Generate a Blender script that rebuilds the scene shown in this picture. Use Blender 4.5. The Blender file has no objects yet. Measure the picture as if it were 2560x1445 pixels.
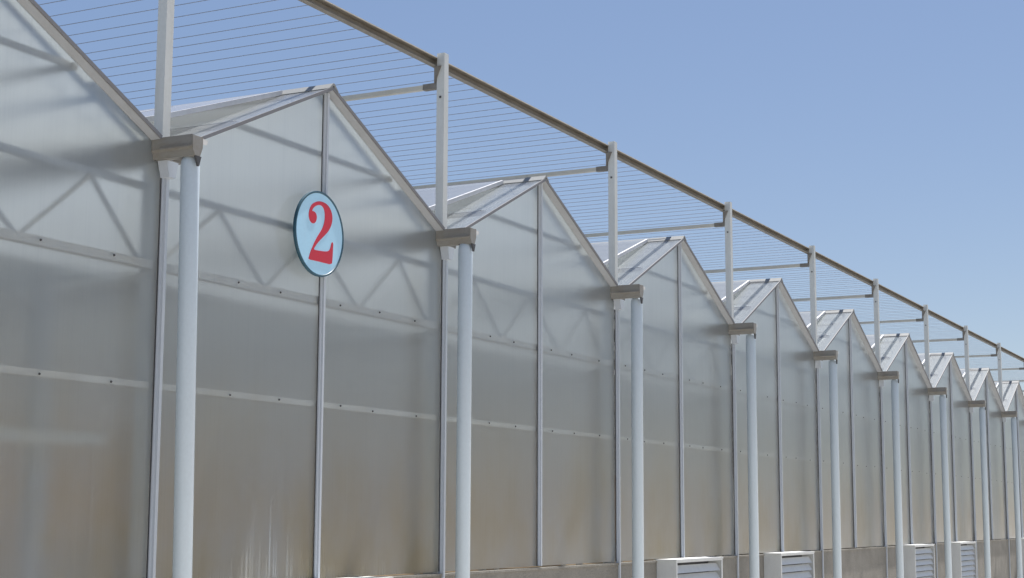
import bpy, bmesh, math, random
from mathutils import Vector, Matrix
from mathutils.geometry import tessellate_polygon

# ------------------------------------------------------------------ camera, sky, sun, exposure
sc = bpy.context.scene
COL = sc.collection
PITCH, YAW, ROLL = 0.1408, 0.4730, -0.0042
CAM = Vector((-8.7166, -7.1991, 1.6))
F = Vector((math.cos(PITCH) * math.cos(YAW), math.cos(PITCH) * math.sin(YAW), math.sin(PITCH)))
R = Vector((math.sin(YAW), -math.cos(YAW), 0))
U = R.cross(F)
c_, s_ = math.cos(ROLL), math.sin(ROLL)
CX, CY = R * c_ - U * s_, R * s_ + U * c_
cam_data = bpy.data.cameras.new('camera')
cam = bpy.data.objects.new('camera', cam_data)
COL.objects.link(cam)
cam.matrix_world = Matrix(((CX.x, CY.x, -F.x, CAM.x), (CX.y, CY.y, -F.y, CAM.y), (CX.z, CY.z, -F.z, CAM.z), (0, 0, 0, 1)))
cam_data.sensor_width = 36.0
cam_data.lens = 4002.1 / 2560 * 36.0
cam_data.clip_start = 0.1
cam_data.clip_end = 3000
sc.camera = cam

SUN_DIR = Vector((0.42, -0.03, 0.90)).normalized()      # towards the sun: high, from the far end and a little in front of the facade
SUN_ELEV = math.asin(SUN_DIR.z)
SUN_AZ = math.atan2(SUN_DIR.x, SUN_DIR.y)
world = bpy.data.worlds.new('World')
sc.world = world
world.use_nodes = True
wn = world.node_tree
wn.nodes.clear()
wo = wn.nodes.new('ShaderNodeOutputWorld')
wb = wn.nodes.new('ShaderNodeBackground')
sky = wn.nodes.new('ShaderNodeTexSky')
sky.sky_type = 'NISHITA'
sky.sun_disc = False
sky.sun_elevation = SUN_ELEV
sky.sun_rotation = SUN_AZ
sky.altitude = 500
sky.air_density = 1.0
sky.dust_density = 0.6
sky.ozone_density = 4.0
wb.inputs['Strength'].default_value = 0.113
sat = wn.nodes.new('ShaderNodeHueSaturation')      # hazy, even sky
sat.inputs['Saturation'].default_value = 1.2
sat.inputs['Hue'].default_value = 0.514
gam = wn.nodes.new('ShaderNodeGamma')
gam.inputs['Gamma'].default_value = 0.58
wn.links.new(sky.outputs[0], sat.inputs['Color'])
wn.links.new(sat.outputs[0], gam.inputs[0])
wn.links.new(gam.outputs[0], wb.inputs['Color'])
wn.links.new(wb.outputs[0], wo.inputs['Surface'])

sun_data = bpy.data.lights.new('sun', 'SUN')
sun_data.energy = 5.0
sun_data.angle = math.radians(0.53)
sun_data.color = (1.0, 0.96, 0.91)
sun = bpy.data.objects.new('sun', sun_data)
COL.objects.link(sun)
sun.location = (20, -10, 30)
sun.rotation_euler = (-SUN_DIR).to_track_quat('-Z', 'Y').to_euler()

sc.view_settings.view_transform = 'Standard'
sc.view_settings.look = 'None'
sc.view_settings.gamma = 1.0
sc.view_settings.exposure = 0.98
sc.view_settings.use_curve_mapping = False
sc.render.engine = 'CYCLES'
sc.cycles.max_bounces = 14
sc.cycles.transmission_bounces = 10
sc.cycles.transparent_max_bounces = 24
sc.cycles.diffuse_bounces = 4
sc.cycles.glossy_bounces = 4
sc.cycles.caustics_refractive = True
sc.cycles.sample_clamp_indirect = 4.0
sc.cycles.use_denoising = True

# ------------------------------------------------------------------ materials
def new_mat(name):
    m = bpy.data.materials.new(name)
    m.use_nodes = True
    nt = m.node_tree
    nt.nodes.clear()
    out = nt.nodes.new('ShaderNodeOutputMaterial')
    return m, nt, out

class N:
    def __init__(self, nt): self.nt = nt
    def __call__(self, kind, **inp):
        n = self.nt.nodes.new('ShaderNode' + kind)
        for k, v in inp.items():
            k2 = k.replace('_', ' ')
            if k2 in n.inputs:
                self.put(n.inputs[k2], v)
            else:
                setattr(n, k, v)
        return n
    def put(self, sock, v):
        if hasattr(v, 'outputs'): self.nt.links.new(v.outputs[0], sock)
        elif hasattr(v, 'is_linked'): self.nt.links.new(v, sock)
        else: sock.default_value = v
    def math(self, op, a, b=0.0):
        n = self.nt.nodes.new('ShaderNodeMath'); n.operation = op
        self.put(n.inputs[0], a); self.put(n.inputs[1], b)
        return n
    def mix(self, fac, a, b):
        n = self.nt.nodes.new('ShaderNodeMixShader')
        self.put(n.inputs[0], fac); self.put(n.inputs[1], a); self.put(n.inputs[2], b)
        return n
    def ramp(self, fac, stops):
        n = self.nt.nodes.new('ShaderNodeValToRGB')
        el = n.color_ramp.elements
        while len(el) < len(stops): el.new(0.5)
        for e, (p, c) in zip(el, stops):
            e.position = p
            e.color = c if len(c) == 4 else (*c, 1)
        self.put(n.inputs[0], fac)
        return n
    def mapped(self, scale, coord='Object', loc=None):
        tc = self.nt.nodes.new('ShaderNodeTexCoord')
        mp = self.nt.nodes.new('ShaderNodeMapping')
        self.nt.links.new(tc.outputs[coord], mp.inputs['Vector'])
        mp.inputs['Scale'].default_value = scale
        if loc is not None: self.put(mp.inputs['Location'], loc)
        return mp
    def world_pos(self, scale):
        g = self.nt.nodes.new('ShaderNodeNewGeometry')
        mp = self.nt.nodes.new('ShaderNodeMapping')
        self.nt.links.new(g.outputs['Position'], mp.inputs['Vector'])
        mp.inputs['Scale'].default_value = scale
        return mp

def rgb(r, g, b): return (r, g, b, 1)

def metal_paint(name, col, rough=0.45, metallic=0.0, grime=0.25, grime_col=(0.2, 0.18, 0.15), scale=(9, 9, 2.0), spec=0.5):
    """painted or galvanised metal with faint vertical grime"""
    m, nt, out = new_mat(name); n = N(nt)
    noise = n('TexNoise', Vector=n.world_pos(scale), Scale=1.0, Detail=5.0, Roughness=0.65)
    fine = n('TexNoise', Vector=n.world_pos((55, 55, 40)), Scale=1.0, Detail=2.0)
    k = n.ramp(noise.outputs[0], [(0.42, (0, 0, 0)), (0.78, (1, 1, 1))])
    kk = n.math('MULTIPLY', k, grime)
    mixc = nt.nodes.new('ShaderNodeMixRGB')
    n.put(mixc.inputs[0], kk); mixc.inputs[1].default_value = rgb(*col); mixc.inputs[2].default_value = rgb(*grime_col)
    var = nt.nodes.new('ShaderNodeMixRGB'); var.blend_type = 'MULTIPLY'
    var.inputs[0].default_value = 0.10
    nt.links.new(mixc.outputs[0], var.inputs[1]); nt.links.new(fine.outputs[0], var.inputs[2])
    bs = n('BsdfPrincipled', Metallic=metallic)
    nt.links.new(var.outputs[0], bs.inputs['Base Color'])
    bs.inputs['Specular IOR Level'].default_value = spec
    rr = n.math('ADD', n.math('MULTIPLY', noise.outputs[0], 0.25), rough - 0.12)
    nt.links.new(rr.outputs[0], bs.inputs['Roughness'])
    bump = n('Bump', Strength=0.12, Distance=0.004)
    nt.links.new(fine.outputs[0], bump.inputs['Height'])
    nt.links.new(bump.outputs[0], bs.inputs['Normal'])
    nt.links.new(bs.outputs[0], out.inputs[0])
    return m

def polycarbonate_wall():
    """translucent ribbed twin-wall sheet: sees through softly, mirrors the sky at a slant, dusty in vertical runs"""
    m, nt, out = new_mat('polycarbonate_wall'); n = N(nt)
    info = n('ObjectInfo')
    # dust in vertical streaks
    st = n('TexNoise', Vector=n.world_pos((16, 1, 0.35)), Scale=1.0, Detail=4.0, Roughness=0.7)
    st2 = n('TexNoise', Vector=n.world_pos((60, 1, 0.8)), Scale=1.0, Detail=2.0)
    cloud = n('TexNoise', Vector=n.world_pos((0.7, 1, 0.9)), Scale=1.0, Detail=3.0)
    s1 = n.ramp(st.outputs[0], [(0.5, (0, 0, 0)), (0.8, (1, 1, 1))])
    s2 = n.ramp(st2.outputs[0], [(0.5, (0, 0, 0)), (0.75, (1, 1, 1))])
    dust = n.math('ADD', n.math('MULTIPLY', s1, 0.07), n.math('MULTIPLY', s2, 0.075))
    dust = n.math('ADD', dust, n.math('MULTIPLY', cloud.outputs[0], 0.08))
    dust = n.math('ADD', dust, n.math('MULTIPLY', info.outputs['Random'], 0.07))
    # brown patches low on the sheets, painted for the blurred interior showing through
    g = nt.nodes.new('ShaderNodeNewGeometry')
    sep = nt.nodes.new('ShaderNodeSeparateXYZ'); nt.links.new(g.outputs['Position'], sep.inputs[0])
    interior_brown = n('TexNoise', Vector=n.world_pos((0.9, 1, 0.55)), Scale=1.0, Detail=5.0, Roughness=0.6)
    low = n.math('MINIMUM', n.math('MAXIMUM', n.math('MULTIPLY', n.math('SUBTRACT', 3.0, sep.outputs['Z']), 0.55), 0.0), 1.0)
    interior_brown_low = n.math('MULTIPLY', n.ramp(interior_brown.outputs[0], [(0.40, (0, 0, 0)), (0.64, (1, 1, 1))]), low)
    dust = n.math('ADD', dust, n.math('MULTIPLY', interior_brown_low, 0.10))  # painted brown counted in with the dust
    # lime runs splashed up from the bottom rail
    run = n('TexNoise', Vector=n.world_pos((34, 1, 0.12)), Scale=1.0, Detail=3.0, Roughness=0.75)
    patch = n('TexNoise', Vector=n.world_pos((0.55, 1, 0.0)), Scale=1.0, Detail=1.0)
    hgt = n.math('MULTIPLY', n.math('SUBTRACT', run.outputs[0], 0.50), 4.6)
    near = n.math('SUBTRACT', 1.0, n.math('MULTIPLY', n.math('ABSOLUTE', n.math('SUBTRACT', sep.outputs['X'], 1.5)), 0.75))
    weak = n.ramp(patch.outputs[0], [(0.5, (0.03, 0.03, 0.03)), (0.72, (0.4, 0.4, 0.4))])
    hgt = n.math('MULTIPLY', hgt, n.math('MAXIMUM', near, weak))
    above = n.math('SUBTRACT', hgt, n.math('SUBTRACT', sep.outputs['Z'], 1.06))
    lime = n.math('MULTIPLY', n.math('MINIMUM', n.math('MAXIMUM', n.math('MULTIPLY', above, 7.0), 0.0), 1.0), 0.58)
    body_fac = n.math('ADD', n.math('ADD', dust, 0.145), lime)
    # slight ripple of the sheet
    rip = n('TexNoise', Vector=n.world_pos((5, 1, 0.25)), Scale=1.0, Detail=2.0)
    bump = n('Bump', Strength=0.25, Distance=0.01)
    nt.links.new(rip.outputs[0], bump.inputs['Height'])
    refr = n('BsdfRefraction', Color=rgb(0.93, 0.945, 0.94), Roughness=0.40, IOR=1.2)
    tint = n.ramp(interior_brown_low, [(0.0, (0.63, 0.665, 0.69)), (0.45, (0.58, 0.56, 0.49)), (1.0, (0.46, 0.40, 0.26))])
    diff = n('BsdfDiffuse', Color=tint)
    trl = n('BsdfTranslucent', Color=tint)
    milk = n.mix(0.45, diff, trl)
    body = n.mix(body_fac, refr, milk)
    gl = n('BsdfGlossy', Color=rgb(1, 1, 1), Roughness=0.22)
    nt.links.new(bump.outputs[0], gl.inputs['Normal'])
    fr = n('Fresnel', IOR=1.55)
    nt.links.new(bump.outputs[0], fr.inputs['Normal'])
    front = n.math('SUBTRACT', 1.0, g.outputs['Backfacing'])
    top = n.mix(n.math('MULTIPLY', fr, front), body, gl)
    nt.links.new(top.outputs[0], out.inputs[0])
    return m

def polycarbonate_roof(name='polycarbonate_roof', clear=0.58, tint=(0.9, 0.92, 0.92)):
    m, nt, out = new_mat(name); n = N(nt)
    info = n('ObjectInfo')
    cloud = n('TexNoise', Vector=n.world_pos((1.4, 2.6, 1.4)), Scale=1.0, Detail=5.0, Roughness=0.7)
    rib = n('TexNoise', Vector=n.world_pos((1.0, 42, 1.0)), Scale=1.0, Detail=1.0)
    d = n.math('ADD', n.math('MULTIPLY', cloud.outputs[0], 0.22), n.math('MULTIPLY', info.outputs['Random'], 0.10))
    d = n.math('ADD', d, n.math('MULTIPLY', rib.outputs[0], 0.10))
    fac = n.math('ADD', d, 1.0 - clear - 0.2)
    tr = n('BsdfTransparent', Color=rgb(*tint))
    diff = n('BsdfDiffuse', Color=rgb(0.31, 0.345, 0.38))
    trl = n('BsdfTranslucent', Color=rgb(0.62, 0.63, 0.62))
    milk = n.mix(0.55, diff, trl)
    body = n.mix(fac, tr, milk)
    gl = n('BsdfGlossy', Roughness=0.25)
    g = nt.nodes.new('ShaderNodeNewGeometry')
    front = n.math('SUBTRACT', 1.0, g.outputs['Backfacing'])
    fr = n('Fresnel', IOR=1.45)
    top = n.mix(n.math('MULTIPLY', fr, front), body, gl)
    nt.links.new(top.outputs[0], out.inputs[0])
    return m

def ground_mat(name, c1, c2, scale, rough=0.9, vary=0.0):
    m, nt, out = new_mat(name); n = N(nt)
    a = n('TexNoise', Vector=n.world_pos((scale, scale, scale)), Scale=1.0, Detail=8.0, Roughness=0.65)
    b = n('TexNoise', Vector=n.world_pos((scale * 14,) * 3), Scale=1.0, Detail=4.0)
    mx = n.math('ADD', n.math('MULTIPLY', a.outputs[0], 0.7), n.math('MULTIPLY', b.outputs[0], 0.3))
    rp = n.ramp(mx, [(0.35, c1), (0.65, c2)])
    bs = n('BsdfPrincipled', Roughness=rough)
    hv = n('HueSaturation')
    info = n('ObjectInfo')
    n.put(hv.inputs['Value'], n.math('ADD', n.math('MULTIPLY', info.outputs['Random'], vary), 1.0 - vary * 0.55))
    nt.links.new(rp.outputs[0], hv.inputs['Color'])
    nt.links.new(hv.outputs[0], bs.inputs['Base Color'])
    bump = n('Bump', Strength=0.5, Distance=0.03)
    nt.links.new(b.outputs[0], bump.inputs['Height']); nt.links.new(bump.outputs[0], bs.inputs['Normal'])
    nt.links.new(bs.outputs[0], out.inputs[0])
    return m

def leaf_mat():
    m, nt, out = new_mat('crop_leaf'); n = N(nt)
    a = n('TexNoise', Vector=n.world_pos((6, 6, 6)), Scale=1.0, Detail=3.0)
    rp = n.ramp(a.outputs[0], [(0.3, (0.03, 0.055, 0.02)), (0.7, (0.10, 0.13, 0.045))])
    bs = n('BsdfPrincipled', Roughness=0.6)
    nt.links.new(rp.outputs[0], bs.inputs['Base Color'])
    nt.links.new(bs.outputs[0], out.inputs[0])
    return m

M = {}
M['wall'] = polycarbonate_wall()
M['roof'] = polycarbonate_roof()
M['vent'] = polycarbonate_roof('polycarbonate_vent', clear=0.22)
M['curtain'] = polycarbonate_roof('thermal_curtain_cloth', clear=0.62, tint=(0.85, 0.88, 0.9))
M['back'] = polycarbonate_roof('polycarbonate_back', clear=0.30, tint=(0.8, 0.84, 0.84))
M['pipe'] = metal_paint('white_plastic_pipe', (0.53, 0.62, 0.70), rough=0.36, grime=0.12, grime_col=(0.45, 0.45, 0.43), scale=(7, 7, 0.8))
M['mull'] = metal_paint('pale_aluminium_cover', (0.54, 0.58, 0.63), rough=0.4, grime=0.15, grime_col=(0.5, 0.5, 0.5))
M['alu'] = metal_paint('aluminium_profile', (0.66, 0.68, 0.70), rough=0.42, metallic=0.25, grime=0.2)
M['white'] = metal_paint('white_paint', (0.78, 0.77, 0.74), rough=0.5, grime=0.15)
M['galv'] = metal_paint('galvanised_steel', (0.50, 0.50, 0.48), rough=0.5, metallic=0.3, grime=0.35, grime_col=(0.30, 0.27, 0.22))
M['gutter'] = metal_paint('weathered_gutter_steel', (0.30, 0.29, 0.265), rough=0.55, metallic=0.2, grime=0.5, grime_col=(0.22, 0.165, 0.11), scale=(14, 6, 14))
M['beam'] = metal_paint('weathered_beam_steel', (0.24, 0.225, 0.20), rough=0.6, metallic=0.1, grime=0.5, grime_col=(0.09, 0.065, 0.04), scale=(5, 9, 9))
M['post'] = metal_paint('galvanised_post', (0.66, 0.68, 0.66), rough=0.5, metallic=0.1, grime=0.25, grime_col=(0.42, 0.40, 0.34))
M['bar'] = metal_paint('pale_cross_bar', (0.60, 0.58, 0.51), rough=0.55, grime=0.25, grime_col=(0.4, 0.34, 0.24))
M['rail'] = metal_paint('cream_rail', (0.92, 0.88, 0.82), rough=0.5, grime=0.35, grime_col=(0.5, 0.42, 0.34), scale=(6, 9, 9))
M['truss'] = metal_paint('grey_truss_steel', (0.60, 0.61, 0.63), rough=0.5, metallic=0.1, grime=0.2)
M['strut'] = metal_paint('sunlit_truss_steel', (0.86, 0.80, 0.70), rough=0.5, grime=0.2)  # paler copy of the truss steel, for members that look sunlit
M['trim'] = metal_paint('dark_roof_trim', (0.20, 0.20, 0.21), rough=0.55, grime=0.2)
M['soffit'] = metal_paint('grey_soffit', (0.44, 0.46, 0.49), rough=0.5, grime=0.15)
M['ridge'] = metal_paint('dull_ridge_cap', (0.27, 0.28, 0.28), rough=0.6, grime=0.3)
M['lip'] = metal_paint('lit_beam_edge', (0.62, 0.58, 0.50), rough=0.5, grime=0.2)  # pale colour stands for the lit top edge of the beam
M['dark'] = metal_paint('dark_seal', (0.07, 0.07, 0.075), rough=0.6, grime=0.1)
M['wire'] = metal_paint('dull_wire', (0.33, 0.36, 0.42), rough=0.5, grime=0.1)
M['louvre'] = metal_paint('pale_grey_louvre_paint', (0.64, 0.655, 0.645), rough=0.45, grime=0.2, grime_col=(0.4, 0.38, 0.35), scale=(10, 10, 5))
M['sign_face'] = metal_paint('pale_blue_sign_face', (0.47, 0.76, 0.95), rough=0.4, grime=0.12, grime_col=(0.5, 0.62, 0.72))
M['sign_rim'] = metal_paint('dark_teal_rim', (0.025, 0.09, 0.13), rough=0.4, grime=0.1)
M['sign_red'] = metal_paint('red_numeral_paint', (0.62, 0.022, 0.045), rough=0.4, grime=0.1, grime_col=(0.45, 0.05, 0.05))
M['plaster'] = ground_mat('grey_plaster', (0.21, 0.195, 0.165), (0.30, 0.28, 0.24), 3.0)
M['pad'] = ground_mat('brown_cellulose_pad', (0.36, 0.20, 0.07), (0.54, 0.32, 0.12), 2.2, vary=1.1)
M['ground'] = ground_mat('dry_soil', (0.27, 0.245, 0.205), (0.38, 0.35, 0.30), 0.6)
M['bank'] = ground_mat('brown_earth_bank', (0.12, 0.085, 0.05), (0.20, 0.15, 0.09), 0.4)
M['apron'] = ground_mat('pale_concrete', (0.38, 0.37, 0.345), (0.50, 0.485, 0.455), 0.9)
M['floor'] = ground_mat('greenhouse_soil', (0.22, 0.155, 0.09), (0.36, 0.26, 0.16), 0.8)
M['leaf'] = leaf_mat()

# ------------------------------------------------------------------ mesh helpers
def link(o, parent=None):
    COL.objects.link(o)
    if parent is not None: o.parent = parent
    return o

def mesh_obj(name, verts, faces, mat, parent=None, smooth=False, loc=(0, 0, 0)):
    me = bpy.data.meshes.new(name)
    me.from_pydata([tuple(v) for v in verts], [], faces)
    me.validate(); me.update()
    bm = bmesh.new(); bm.from_mesh(me)
    bmesh.ops.recalc_face_normals(bm, faces=bm.faces)
    bm.to_mesh(me); bm.free()
    if smooth:
        for p in me.polygons: p.use_smooth = len(p.vertices) == 4
    me.materials.append(M[mat])
    o = bpy.data.objects.new(name, me)
    o.location = loc
    return link(o, parent)

def copy_of(o, loc, parent=None, rot=None):
    c = o.copy(); COL.objects.link(c)
    c.location = loc
    if rot is not None: c.rotation_euler = rot
    c.parent = parent if parent is not None else o.parent
    return c

BOXF = [(0, 1, 3, 2), (4, 6, 7, 5), (0, 4, 5, 1), (2, 3, 7, 6), (0, 2, 6, 4), (1, 5, 7, 3)]
def box(x0, x1, y0, y1, z0, z1):
    return [(x, y, z) for x in (x0, x1) for y in (y0, y1) for z in (z0, z1)], list(BOXF)

def boxes(lst):
    V, Fc = [], []
    for b in lst:
        v, f = box(*b)
        k = len(V); V += v; Fc += [tuple(i + k for i in q) for q in f]
    return V, Fc

def prism(poly, axis, a, b):
    """extrude a 2-D outline; axis 'y': outline in (x,z); axis 'x': outline in (y,z)"""
    n = len(poly)
    if axis == 'y': V = [(p, a, q) for p, q in poly] + [(p, b, q) for p, q in poly]
    elif axis == 'x': V = [(a, p, q) for p, q in poly] + [(b, p, q) for p, q in poly]
    else: V = [(p, q, a) for p, q in poly] + [(p, q, b) for p, q in poly]
    Fc = [(i, (i + 1) % n, (i + 1) % n + n, i + n) for i in range(n)]
    tri = tessellate_polygon([[Vector((p, q, 0)) for p, q in poly]])
    for t in tri:
        Fc.append(tuple(t)); Fc.append(tuple(i + n for i in t))
    return V, Fc

def strut(a, b, w, d):
    """square bar between two points lying in an x-z plane; w across, d in y"""
    a, b = Vector(a), Vector(b)
    t = (b - a).normalized(); y = Vector((0, 1, 0)); s = t.cross(y).normalized()
    V = []
    for p in (a, b):
        for i in (-1, 1):
            for j in (-1, 1):
                V.append(p + s * (w / 2 * i) + y * (d / 2 * j))
    return V, list(BOXF)

def lathe(profile, seg=24, axis_pt=(0, 0)):
    V, Fc = [], []
    for r, z in profile:
        for k in range(seg):
            t = 2 * math.pi * k / seg
            V.append((axis_pt[0] + r * math.cos(t), axis_pt[1] + r * math.sin(t), z))
    for i in range(len(profile) - 1):
        for k in range(seg):
            Fc.append((i * seg + k, i * seg + (k + 1) % seg, (i + 1) * seg + (k + 1) % seg, (i + 1) * seg + k))
    Fc.append(tuple(range(seg))); Fc.append(tuple((len(profile) - 1) * seg + k for k in range(seg)))
    return V, Fc

def thing(name, label, cat, loc=(0, 0, 0), group=None):
    o = bpy.data.objects.new(name, None)
    o.location = loc; o.empty_display_size = 0.3
    COL.objects.link(o)
    o['label'] = label; o['category'] = cat
    if group: o['group'] = group
    return o

def structure(o):
    o['kind'] = 'structure'; return o

# ------------------------------------------------------------------ dimensions (metres)
S = 4.0                      # ridge spacing
B0, B1 = -2, 13              # bays
D = 18.0                     # depth of the house
ZG, ZR = 4.20, 5.07          # eave and ridge heights
HW = 0.13                    # half width of the gutter at the eaves
OV = -0.05                   # front edge of the roof sheets
PY = 0.03                    # front of the wall sheets
X0, X1 = B0 * S, B1 * S
TAN = (ZR - ZG) / (S / 2 - HW)
ANG = math.atan(TAN)

# ------------------------------------------------------------------ the ground
v = [(-600, -600, 0), (900, -600, 0), (900, 600, 0), (-600, 600, 0)]
structure(mesh_obj('ground', v, [(0, 1, 2, 3)], 'ground'))
structure(mesh_obj('pavement', *box(X0 - 3, X1 + 3, -3.2, 0.0, -0.15, 0.03), 'apron'))
structure(mesh_obj('floor', [(X0, 0.2, 0.004), (X1, 0.2, 0.004), (X1, D, 0.004), (X0, D, 0.004)], [(0, 1, 2, 3)], 'floor'))

# unseen earth bank, added for its brown reflection in the lower sheets
random.seed(3)
bv, bf = [], []
NX = 90
prof = [(-30, 0.0), (-33, 1.8), (-36, 3.0), (-39, 3.6), (-44, 3.8), (-60, 3.4)]
for i in range(NX + 1):
    x = -80 + 300 * i / NX
    for k, (y, z) in enumerate(prof):
        bv.append((x + random.uniform(-0.8, 0.8), y + random.uniform(-0.7, 0.7), z * random.uniform(0.86, 1.12) - (0.2 if k == 0 else 0)))
m_ = len(prof)
for i in range(NX):
    for k in range(m_ - 1):
        bf.append((i * m_ + k, (i + 1) * m_ + k, (i + 1) * m_ + k + 1, i * m_ + k + 1))
structure(mesh_obj('reflection_bank', bv, bf, 'bank', smooth=True))

# ------------------------------------------------------------------ the greenhouse
gh = thing('greenhouse', 'long greenhouse of hazy polycarbonate with a row of pointed gables and white downpipes', 'greenhouse')

# knee wall and sill, bay by bay
kw = mesh_obj('knee_wall', *box(0.0, S, 0.0, 0.16, 0.0, 1.06), 'plaster', gh)
kw.location = (X0, 0, 0)
sl = mesh_obj('sill', *box(0.02, S - 0.02, -0.012, 0.10, 1.062, 1.085), 'plaster', gh)
sl.location = (X0, 0, 0)
for b in range(B0 + 1, B1):
    copy_of(kw, (b * S, 0, 0)); copy_of(sl, (b * S, 0, 0))

# wall sheets: two to a bay, with the slope of the gable
def half_panel(side):
    xa, xb = 0.03, S / 2 - 0.012
    zt = lambda x: ZG - 0.012 + TAN * max(0.0, x - HW)
    poly = [(xa, 1.10), (xb, 1.10), (xb, zt(xb)), (HW, ZG - 0.012), (xa, ZG - 0.012)]
    if side: poly = [(S - x, z) for x, z in poly]
    return prism(poly, 'y', PY, PY + 0.01)
wl = mesh_obj('wall_panel', *half_panel(0), 'wall', gh, loc=(X0, 0, 0))
wr = mesh_obj('wall_panel', *half_panel(1), 'wall', gh, loc=(X0, 0, 0))
for b in range(B0 + 1, B1):
    copy_of(wl, (b * S, 0, 0)); copy_of(wr, (b * S, 0, 0))

# mullions: at each gutter line and under each ridge
def channel(w, d, z0, z1):
    """slim aluminium cover profile with a raised middle"""
    poly = [(-w / 2, 0.028), (-w / 2, 0.006), (-w * 0.28, 0.0), (-w * 0.28, -d), (w * 0.28, -d), (w * 0.28, 0.0), (w / 2, 0.006), (w / 2, 0.028)]
    return prism(poly, 'z', z0, z1)
mg = mesh_obj('mullion', *channel(0.052, 0.020, 0.03, 3.94), 'mull', gh, loc=(X0, 0, 0))
mr = mesh_obj('mullion', *channel(0.044, 0.017, 1.102, ZR - 0.035), 'mull', gh, loc=(X0 + S / 2, 0, 0))
gk = mesh_obj('gasket', *box(-0.0275, -0.0265, 0.014, 0.028, 1.102, 3.94), 'dark', mg)
gk2 = mesh_obj('gasket', *box(-0.0235, -0.0225, 0.018, 0.028, 1.102, ZR - 0.05), 'dark', mr)
for b in range(B0 + 1, B1 + 1):
    c = copy_of(mg, (b * S, 0, 0)); copy_of(gk, (0, 0, 0), c)
    if b < B1:
        c = copy_of(mr, (b * S + S / 2, 0, 0)); copy_of(gk2, (0, 0, 0), c)

# horizontal rails behind the sheets, with their fixing screws
random.seed(4)
def rail_poly(h):   # C-section, open to the back
    return [(0.043, 0), (0.043, h), (0.10, h), (0.10, h - 0.004), (0.048, h - 0.004), (0.048, 0.004), (0.10, 0.004), (0.10, 0)]
scr_v, scr_f = lathe([(0.0085, 0.0), (0.0085, 0.003), (0.006, 0.006), (0.005, 0.009)], 10)
scr_v = [(x, -z, y) for x, y, z in scr_v]
scr = None
for zc, h in ((3.290, 0.060), (2.458, 0.045)):
    first = None
    for b in range(B0, B1):
        if first is None:
            first = r = mesh_obj('wall_rail', *prism(rail_poly(h), 'x', 0.055, S - 0.055), 'rail', gh, loc=(b * S, 0, zc))
        else:
            r = copy_of(first, (b * S, 0, zc))
        if b <= 9:
            for xs in (0.34, 0.9, 1.45, 2.3, 2.86, 3.5):
                xx = xs + random.uniform(-0.06, 0.06)
                zz = h * 0.5 + random.uniform(-0.008, 0.008)
                if scr is None:
                    scr = mesh_obj('screw', scr_v, scr_f, 'dark', r, loc=(xx, PY - 0.0005, zz))
                else:
                    copy_of(scr, (xx, PY - 0.0005, zz), r)

# front lattice truss just behind the sheets
NODES = [(0.10, 0), (0.80, 1), (1.40, 0), (2.05, 1), (2.75, 0), (3.40, 1), (3.92, 0)]
tru = None
def make_truss(b, y, template=None):
    e = bpy.data.objects.new('truss', None); e.empty_display_size = 0.2
    link(e, gh); e.location = (b * S, y, 0)
    if template is None:
        mesh_obj('top_chord', *box(0.0, S, -0.02, 0.02, 3.865, 3.91), 'truss', e)
        mesh_obj('bottom_chord', *box(0.0, S, -0.025, 0.025, 3.31, 3.35), 'strut', e)
        for (xa, ta), (xb, tb) in zip(NODES, NODES[1:]):
            za, zb = (3.862 if ta else 3.348), (3.862 if tb else 3.348)
            mesh_obj('web_strut', *strut((xa, 0, za), (xb, 0, zb), 0.025, 0.025), 'truss' if ta else 'strut', e)  # rising struts paler, falling ones darker: sunlight put into the colour
    else:
        for ch in template.children: copy_of(ch, ch.location, e)
    return e
for row in (0.15, 6.0, 12.0):
    for b in range(B0, B1):
        t = make_truss(b, row, tru)
        if tru is None: tru = t

# thermal curtains drawn flat at the height of the trusses
cu_v, cu_f = [], []
for i in range(25):
    y = 0.42 + 12.2 * i / 24
    for x in (0.08, S - 0.08): cu_v.append((x, y, 3.285 + (0.012 if i % 2 else -0.012)))
for i in range(24): cu_f.append((2 * i, 2 * i + 1, 2 * i + 3, 2 * i + 2))
nb = len(cu_v)
cu_v += [(x, y, z + 0.004) for x, y, z in cu_v]
cu_f += [tuple(k + nb for k in f) for f in cu_f] + [(0, 1, 1 + nb, nb), (48, 49, 49 + nb, 48 + nb)] + [(2 * i + e, 2 * i + 2 + e, 2 * i + 2 + e + nb, 2 * i + e + nb) for i in range(24) for e in (0, 1)]
cu = mesh_obj('curtain', cu_v, cu_f, 'curtain', gh, loc=(X0, 0, 0))
for b in range(B0 + 1, B1): copy_of(cu, (b * S, 0, 0))

# gable tie and purlins
tz = 4.57
tx = HW + (tz - 0.02 - ZG) / TAN
gt = mesh_obj('gable_tie', *box(tx, S - tx, 0.10, 0.13, tz - 0.04, tz), 'truss', gh, loc=(X0, 0, 0))
pl = mesh_obj('purlin', *box(-0.02, 0.02, 0.06, D, -0.055, -0.012), 'truss', gh, loc=(X0 + tx, 0, tz))
for b in range(B0, B1):
    if b > B0:
        copy_of(gt, (b * S, 0, 0)); copy_of(pl, (b * S + tx, 0, tz))
    copy_of(pl, (b * S + S - tx, 0, tz))

# columns and long tie beams under the gutters
cl = mesh_obj('column', *box(-0.05, 0.05, -0.05, 0.05, 0.0, 4.05), 'white', gh, loc=(X0, 0.12, 0))
lb = mesh_obj('tie_beam', *box(-0.03, 0.03, 0.18, D - 0.1, 3.20, 3.28), 'white', gh, loc=(X0, 0, 0))
for b in range(B0, B1 + 1):
    for yy in (0.12, 6.0, 12.0, D - 0.25):
        if b == B0 and yy == 0.12: continue
        copy_of(cl, (b * S, yy, 0))
    if b > B0: copy_of(lb, (b * S, 0, 0))

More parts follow.
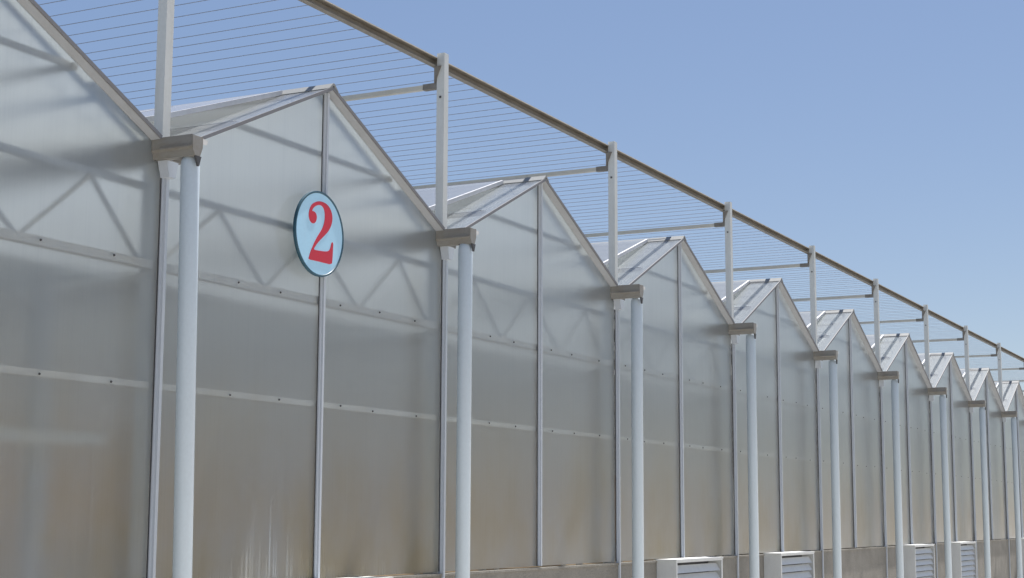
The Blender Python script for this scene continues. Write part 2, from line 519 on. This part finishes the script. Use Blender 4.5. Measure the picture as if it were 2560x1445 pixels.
# inner door frame in the bay left of the first downpipe
df = bpy.data.objects.new('door_frame', None); link(df, gh); df.location = (0, 0.55, 0)
mesh_obj('door_post', *box(-0.64, -0.51, -0.05, 0.05, 0.004, 3.24), 'truss', df)
mesh_obj('door_post', *box(-2.64, -2.51, -0.05, 0.05, 0.004, 3.24), 'truss', df)
mesh_obj('door_head', *box(-3.95, -0.06, -0.13, -0.06, 2.06, 2.14), 'white', df)

# gutters with end plates, brackets and downpipes
gp = [(-0.13, 0.0), (-0.13, -0.085), (-0.118, -0.10), (-0.105, -0.145), (0.105, -0.145), (0.118, -0.10), (0.13, -0.085), (0.13, 0.0),
      (0.122, 0.0), (0.122, -0.083), (0.110, -0.10), (0.098, -0.138), (-0.098, -0.138), (-0.110, -0.10), (-0.122, -0.083), (-0.122, 0.0)]
gu = mesh_obj('gutter', *prism(gp, 'y', -0.05, D), 'gutter', gh, loc=(X0, 0, ZG))
sp_poly = [(x if x < 0 else x - 0.145, z) for x, z in gp]
spout = mesh_obj('spout', *prism(sp_poly, 'y', -0.325, -0.0505), 'gutter', gu)
lip = mesh_obj('gutter_lip', *boxes([(-0.142, -0.131, -0.324, -0.052, -0.090, -0.078)]), 'gutter', gu)
ep = mesh_obj('end_plate', *prism([(-0.128, -0.006), (-0.128, -0.10), (-0.10, -0.144), (-0.045, -0.144), (-0.018, -0.08), (-0.018, -0.006)], 'y', -0.331, -0.326), 'gutter', gu)
sun_spot = mesh_obj('sunlit_spot', *prism([(-0.014, -0.012), (-0.014, -0.055), (0.035, -0.045), (0.04, -0.016)], 'y', -0.329, -0.317), 'white', gu)  # white chip added for the sunlit spot at the gutter end
drip = mesh_obj('drip_edge', *prism([(-0.095, -0.146), (-0.03, -0.146), (-0.052, -0.215), (-0.062, -0.215)], 'y', -0.3315, -0.315), 'dark', gu)
br = mesh_obj('bracket', *prism([(-0.07, -0.147), (0.06, -0.147), (0.032, -0.262), (-0.034, -0.262)], 'y', -0.06, 0.02), 'mull', gu)
pv, pf = lathe([(0.066, 0.03), (0.066, 4.00), (0.063, 4.03), (0.054, 4.055), (0.036, 4.072), (0.012, 4.08)], 28)
dp = mesh_obj('downpipe', pv, pf, 'pipe', gh, smooth=True, loc=(X0, -0.235, 0))
shoe = mesh_obj('pipe_shoe', *lathe([(0.085, 0.031), (0.085, 0.10), (0.0665, 0.12)], 20), 'pipe', dp)
for b in range(B0 + 1, B1 + 1):
    c = copy_of(gu, (b * S, 0, ZG))
    for ch in (spout, lip, ep, sun_spot, drip, br): copy_of(ch, (0, 0, 0), c)
    lean = {0: -0.021, 1: -0.001}.get(b, random.uniform(-0.003, 0.003))      # no pipe hangs quite plumb
    foot = {0: 0.055, 1: -0.05}.get(b, random.uniform(-0.012, 0.012))
    c = copy_of(dp, (b * S + foot, -0.235, 0), rot=(random.uniform(-0.002, 0.002), lean, 0))
    for ch in (shoe,): copy_of(ch, (0, 0, 0), c)

# roof sheets
SL = (S / 2 - HW) / math.cos(ANG)          # slope length
def slope_sheet(y0, y1, s0=0.0, s1=SL, t=0.012):
    return box(s0, s1, y0, y1, 0.0, t)
ys = [OV, 0.40] + [0.40 + 1.76 * k for k in range(1, 11)]
first = {}
for b in range(B0, B1):
    for side in (0, 1):
        for k, (ya, yb) in enumerate(zip(ys, ys[1:])):
            key = 0 if k == 0 else 1
            if side == 0:
                loc = (b * S + HW, 0 if k == 0 else ya - ys[1], ZG); rot = (0, -ANG, 0)
            else:
                loc = (b * S + S - HW, 0 if k == 0 else ya - ys[1], ZG); rot = (0, -(math.pi - ANG), 0)
            kk = (key, side)
            if kk not in first:
                vv, ff = slope_sheet(ys[0] if key == 0 else ys[1] + 0.012, ys[1] if key == 0 else ys[2] - 0.012)
                if side: vv = [(x, y, -z) for x, y, z in vv]
                o = mesh_obj('roof_panel', vv, ff, 'roof', gh, loc=loc); o.rotation_euler = rot; first[kk] = o
            else:
                copy_of(first[kk], loc, rot=rot)

# edge trims on the front of the roof, ridge caps, glazing bars
def edge_trim(side):
    vv, ff = boxes([(0.0, SL, OV - 0.012, OV - 0.001, -0.010, 0.016)])
    if side: vv = [(x, y, -z) for x, y, z in vv]
    return vv, ff
et = [mesh_obj('edge_trim', *edge_trim(0), 'trim', gh, loc=(X0 + HW, 0, ZG)), mesh_obj('edge_trim', *edge_trim(1), 'trim', gh, loc=(X0 + S - HW, 0, ZG))]
et[0].rotation_euler = (0, -ANG, 0); et[1].rotation_euler = (0, -(math.pi - ANG), 0)
vv, ff = boxes([(0.0, SL, OV + 0.0005, PY - 0.001, -0.012, -0.001)])
so = mesh_obj('soffit_strip', [(x, y, -z) for x, y, z in vv], ff, 'soffit', gh, loc=(X0 + S - HW, 0, ZG)); so.rotation_euler = (0, -(math.pi - ANG), 0)
so0 = mesh_obj('soffit_strip', vv, ff, 'soffit', gh, loc=(X0 + HW, 0, ZG)); so0.rotation_euler = (0, -ANG, 0)
cap_poly = [(-0.07, -0.012), (-0.010, 0.042), (0.010, 0.042), (0.07, -0.012), (0.065, -0.020), (0.0, 0.026), (-0.065, -0.020)]
rc = mesh_obj('ridge_cap', *prism(cap_poly, 'y', OV - 0.015, D), 'ridge', gh, loc=(X0 + S / 2, 0, ZR))
for b in range(B0 + 1, B1):
    copy_of(et[0], (b * S + HW, 0, ZG)); copy_of(et[1], (b * S + S - HW, 0, ZG))
    copy_of(so, (b * S + S - HW, 0, ZG)); copy_of(so0, (b * S + HW, 0, ZG)); copy_of(rc, (b * S + S / 2, 0, ZR))

# roof vents: hinged at the ridge on the slope towards the first bay, standing slightly open
VL = SL * 0.80
vent_rows = [(0.42, 3.9), (7.4, 10.9), (14.4, 17.4)]
vfirst = None
for b in range(B0, B1):
    for (ya, yb) in vent_rows:
        e = bpy.data.objects.new('roof_vent', None); link(e, gh)
        e.location = (b * S + S / 2 - 0.055, ya, ZR + 0.012)
        e.rotation_euler = (0, -(ANG - math.radians(5.0)), 0)
        if vfirst is None:
            L = 3.45
            for k in range(3):
                mesh_obj('vent_panel', *box(-VL + 0.03, 0.0, L / 3 * k + 0.02, L / 3 * (k + 1) - 0.02, 0.0, 0.012), 'vent', e)
            mesh_obj('vent_bar', *box(-VL, 0.0, -0.012, 0.018, -0.022, 0.016), 'truss', e)
            mesh_obj('vent_bar', *box(-VL, 0.0, L - 0.018, L + 0.012, -0.022, 0.016), 'truss', e)
            for k in (1, 2):
                mesh_obj('vent_bar', *box(-VL, 0.0, L / 3 * k - 0.018, L / 3 * k + 0.018, -0.016, 0.016), 'truss', e)
            mesh_obj('vent_rail', *box(-VL - 0.01, -VL + 0.03, 0.02, L - 0.02, -0.02, 0.014), 'alu', e)
            vfirst = e
        else:
            for ch in vfirst.children: copy_of(ch, ch.location, e)

# back wall with cooling pads, end walls
bp = mesh_obj('back_panel', *prism([(0.03, 3.30), (S - 0.03, 3.30), (S - 0.03, ZG - 0.02), (S / 2, ZR - 0.04), (0.03, ZG - 0.02)], 'y', D - 0.01, D), 'back', gh, loc=(X0, 0, 0))
pd = mesh_obj('cooling_pad', *box(0.06, S - 0.06, D - 0.16, D - 0.02, 0.6, 3.2), 'pad', gh, loc=(X0, 0, 0))
bk = mesh_obj('back_knee_wall', *box(0.0, S, D - 0.16, D, 0.0, 0.6), 'plaster', gh, loc=(X0, 0, 0))
bh = mesh_obj('pad_rail', *box(0.0, S, D - 0.18, D - 0.001, 3.2, 3.3), 'white', gh, loc=(X0, 0, 0))
for b in range(B0 + 1, B1):
    for o in (bp, pd, bk, bh): copy_of(o, (b * S, 0, 0))
for xe in (X0, X1):
    for k in range(9):
        ya, yb = 0.18 + k * (D - 0.36) / 9, 0.18 + (k + 1) * (D - 0.36) / 9
        mesh_obj('end_panel', *box(xe - 0.005, xe + 0.005, ya + 0.012, yb - 0.012, 1.06, ZG - 0.15), 'back', gh)
    mesh_obj('end_knee_wall', *box(xe - 0.08, xe + 0.08, 0.165, D - 0.165, 0.0, 1.06), 'plaster', gh)

# ------------------------------------------------------------------ shade frame on top of the gutters
sf = thing('shade_frame', 'tall steel frame strung with thin wires standing above the greenhouse gables', 'frame', (0, 0, ZG))
ZT = 5.82
po = mesh_obj('post', *box(-0.04, 0.04, -0.04, 0.04, -0.138, ZT + 0.085 - ZG), 'post', sf, loc=(X0, 0.05, 0))
bolt = mesh_obj('bolt', *box(-0.0455, -0.041, -0.01, 0.01, ZT - 0.35 - ZG, ZT - 0.33 - ZG), 'dark', po)
gus = mesh_obj('gusset', *prism([(0.042, ZT - 0.04 - ZG), (-0.01, ZT - 0.04 - ZG), (0.042, ZT - 0.16 - ZG), (0.062, ZT - 0.20 - ZG), (0.062, ZT - 0.04 - ZG)], 'x', -0.055, -0.0415), 'beam', po)
for b in range(B0 + 1, B1 + 1):
    c = copy_of(po, (b * S, 0.05, 0))
    copy_of(bolt, (0, 0, 0), c); copy_of(gus, (0, 0, 0), c)
for yy in (9.0, D - 0.3):
    for b in range(B0, B1 + 1):
        copy_of(po, (b * S, yy, 0))
# top beams: channels lying behind the posts, open to the front
bpoly = [(0.0, -0.036), (0.0, -0.031), (0.050, -0.031), (0.050, 0.033), (-0.004, 0.033), (-0.004, 0.038), (0.055, 0.038), (0.055, -0.038)]
tb = None
for b in range(B0, B1):
    for yy in (0.0925, 9.0425):
        if tb is None:
            tb = mesh_obj('top_beam', *prism(bpoly, 'x', 0.0, S - 0.004), 'beam', sf, loc=(b * S, yy, ZT - ZG))
        else: copy_of(tb, (b * S, yy, ZT - ZG))
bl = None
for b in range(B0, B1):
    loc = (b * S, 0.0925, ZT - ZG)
    if bl is None: bl = mesh_obj('lit_beam_strip', *box(0.0, S - 0.004, -0.010, 0.058, 0.0385, 0.046), 'lip', sf, loc=loc)  # thin strip painted as the highlight along the beam top
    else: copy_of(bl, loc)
# cross bars running back from each post
xb = mesh_obj('cross_bar', *box(-0.022, 0.022, 0.25, D - 0.36, -0.022, 0.022), 'bar', sf, loc=(X0, 0, 5.60 - ZG))
xe_ = mesh_obj('end_block', *boxes([(-0.028, 0.028, 0.092, 0.249, -0.028, 0.028), (-0.02, 0.02, 0.10, 0.125, 0.028, 0.175)]), 'beam', xb)
for b in range(B0 + 1, B1 + 1):
    c = copy_of(xb, (b * S, 0, 5.60 - ZG)); copy_of(xe_, (0, 0, 0), c)
# wires, in two layers
random.seed(11)
wv, wf = lathe([(0.0034, 0.155), (0.0034, D)], 5)
wv = [(x, z, y) for x, y, z in wv]
wi = None
for b in range(B0, 11):
    for k in range(8):
        for dx, dz in ((0.09, 0.035), (0.32, 0.028)):
            loc = (b * S + k * 0.5 + dx + random.uniform(-0.025, 0.025), 0, ZT + dz - ZG)
            if wi is None: wi = mesh_obj('wire', wv, wf, 'wire', sf, loc=loc)
            else:
                c = copy_of(wi, loc)
                c.rotation_euler = (random.uniform(-0.0006, 0.0002), 0, random.uniform(-0.0012, 0.0012))

# ------------------------------------------------------------------ the round number sign
sg = thing('number_sign', 'round pale blue sign with a dark rim and a red number 2', 'sign', (1.85, -0.052, 3.835))
RS = 0.345
def disc(r, y0, y1, seg=64):
    return prism([(r * math.cos(2 * math.pi * k / seg), r * math.sin(2 * math.pi * k / seg)) for k in range(seg)], 'y', y0, y1)
mesh_obj('sign_face', *disc(RS - 0.012, -0.004, 0.012), 'sign_face', sg)
rv, rf = [], []
seg = 64
for r, y in ((RS - 0.016, -0.0045), (RS - 0.012, -0.009), (RS, -0.009), (RS + 0.002, 0.0), (RS, 0.016), (RS - 0.0118, 0.016)):
    for k in range(seg):
        t = 2 * math.pi * k / seg; rv.append((r * math.cos(t), y, r * math.sin(t)))
for i in range(6):
    for k in range(seg):
        j = (i + 1) % 6
        rf.append((i * seg + k, i * seg + (k + 1) % seg, j * seg + (k + 1) % seg, j * seg + k))
mesh_obj('rim', rv, rf, 'sign_rim', sg)
NUM = [(-0.154, -0.229), (-0.143, -0.201), (-0.127, -0.162), (-0.1, -0.121), (-0.072, -0.076), (-0.027, -0.019), (0.018, 0.029), (0.047, 0.071), (0.063, 0.114), (0.067, 0.156), (0.06, 0.196), (0.041, 0.223), (0.011, 0.235), (-0.031, 0.231), (-0.077, 0.212), (-0.107, 0.188), (-0.117, 0.166), (-0.093, 0.168), (-0.067, 0.161), (-0.051, 0.143), (-0.048, 0.116), (-0.061, 0.087), (-0.089, 0.069), (-0.124, 0.07), (-0.152, 0.092), (-0.164, 0.13), (-0.157, 0.165), (-0.136, 0.206), (-0.096, 0.236), (-0.038, 0.26), (0.021, 0.267), (0.082, 0.261), (0.131, 0.239), (0.162, 0.206), (0.176, 0.168), (0.174, 0.126), (0.155, 0.082), (0.12, 0.039), (0.067, -0.004), (0.009, -0.047), (-0.037, -0.084), (-0.07, -0.12), (-0.085, -0.142), (0.001, -0.138), (0.096, -0.131), (0.138, -0.117), (0.157, -0.09), (0.171, -0.042), (0.196, -0.041), (0.192, -0.11), (0.188, -0.179), (0.181, -0.226), (0.052, -0.226), (-0.066, -0.227)]
def smooth_poly(p):
    q = []
    n = len(p)
    for i in range(n):
        a, b = Vector(p[i]), Vector(p[(i + 1) % n])
        q += [tuple(a * 0.75 + b * 0.25), tuple(a * 0.25 + b * 0.75)]
    return q
mesh_obj('numeral', *prism(smooth_poly(NUM), 'y', -0.0065, -0.0038), 'sign_red', sg)
mesh_obj('sign_bracket', *boxes([(0.09, 0.17, 0.0125, 0.026, 0.12, 0.15), (0.09, 0.17, 0.0125, 0.026, -0.15, -0.12)]), 'alu', sg)

# ------------------------------------------------------------------ louvred fan housings along the foot of the wall
LZ, LW, LD = 1.10, 1.60, 0.20
def make_louvre():
    e = thing('louvred_vent', '', 'vent', (0, -0.04, 0.03), 'louvred fan housings along the foot of the wall')
    h = LW / 2; zt = LZ - 0.03
    mesh_obj('housing', *boxes([(-h, -h + 0.02, -LD, 0.037, 0.0, zt - 0.02), (h - 0.02, h, -LD, 0.037, 0.0, zt - 0.02), (-h + 0.02, h - 0.02, -LD, 0.037, 0.0, 0.02),
                                (-h + 0.02, h - 0.02, 0.0, 0.037, 0.02, zt - 0.02)]), 'louvre', e)
    mesh_obj('top_plate', *boxes([(-h - 0.012, h + 0.012, -LD - 0.018, 0.037, zt - 0.02, zt)]), 'louvre', e)
    mesh_obj('face_frame', *boxes([(-h, -h + 0.035, -LD - 0.012, -LD, 0.0, zt - 0.021), (h - 0.035, h, -LD - 0.012, -LD, 0.0, zt - 0.021),
                                   (-h + 0.035, h - 0.035, -LD - 0.012, -LD, zt - 0.04, zt - 0.021), (-h + 0.035, h - 0.035, -LD - 0.012, -LD, 0.0, 0.04)]), 'louvre', e)
    mesh_obj('dark_backing', *boxes([(-h + 0.021, h - 0.021, -0.03, -0.02, 0.021, zt - 0.021)]), 'dark', e)
    ns = 9
    pitch = (zt - 0.11) / ns
    first = None
    for k in range(ns):
        zc = 0.055 + pitch * (k + 0.5)
        if first is None:
            prof = [(-LD + 0.004, -pitch * 0.52), (-LD + 0.012, -pitch * 0.53), (-LD + 0.062, pitch * 0.30), (-LD + 0.054, pitch * 0.33)]
            first = mesh_obj('slat', *prism(prof, 'x', -h + 0.052, h - 0.052), 'louvre', e, loc=(0, 0, zc))
        else: copy_of(first, (0, 0, zc), e)
    return e
lv = make_louvre()
places = [(2.0, 'grey louvred fan housing on the wall beneath the round number sign'),
          (10.0, 'grey louvred fan housing in the second gable bay beyond the number sign'),
          (14.0, 'grey louvred fan housing in the third gable bay beyond the number sign'),
          (22.0, 'grey louvred fan housing in the fifth gable bay beyond the number sign'),
          (26.0, 'grey louvred fan housing in the sixth gable bay beyond the number sign'),
          (34.0, 'grey louvred fan housing in the eighth gable bay beyond the number sign')]
for i, (x, lab) in enumerate(places):
    if i == 0: e = lv
    else:
        e = lv.copy(); COL.objects.link(e)
        for ch in lv.children: copy_of(ch, ch.location, e)
    e.location = (x - 0.08, -0.04, 0.03); e['label'] = lab

# ------------------------------------------------------------------ crop rows inside
random.seed(7)
V, Fc = [], []
for k in range(1500):
    y = random.uniform(1.2, D - 1.6); hgt = 1.35 + 0.25 * math.sin(y * 1.7)
    z = random.uniform(0.15, hgt); w = 0.42 * (1 - 0.35 * z / hgt)
    x = random.gauss(0, w * 0.55)
    l, a = random.uniform(0.10, 0.22), random.uniform(0, 6.28)
    t = Vector((math.cos(a), math.sin(a), random.uniform(-0.6, 0.5))) * l
    s = Vector((-math.sin(a), math.cos(a), random.uniform(-0.4, 0.4))) * l * 0.32
    c = Vector((x, y, z)); n0 = len(V)
    V += [c - t, c + s * 1.0, c + t, c - s * 1.0]; Fc.append((n0, n0 + 1, n0 + 2, n0 + 3))
crop = None
for b in range(B0, 1):
    for dx in (1.0, 3.0):
        if crop is None:
            crop = mesh_obj('crop_row', V, Fc, 'leaf', None, loc=(b * S + dx, 0, 0.004))
            crop['kind'] = 'stuff'; crop['label'] = 'dim row of green crop plants growing on the soil inside the greenhouse'; crop['category'] = 'plants'
            crop['group'] = 'crop rows inside the greenhouse'
        else:
            copy_of(crop, (b * S + dx, 0, 0.004))
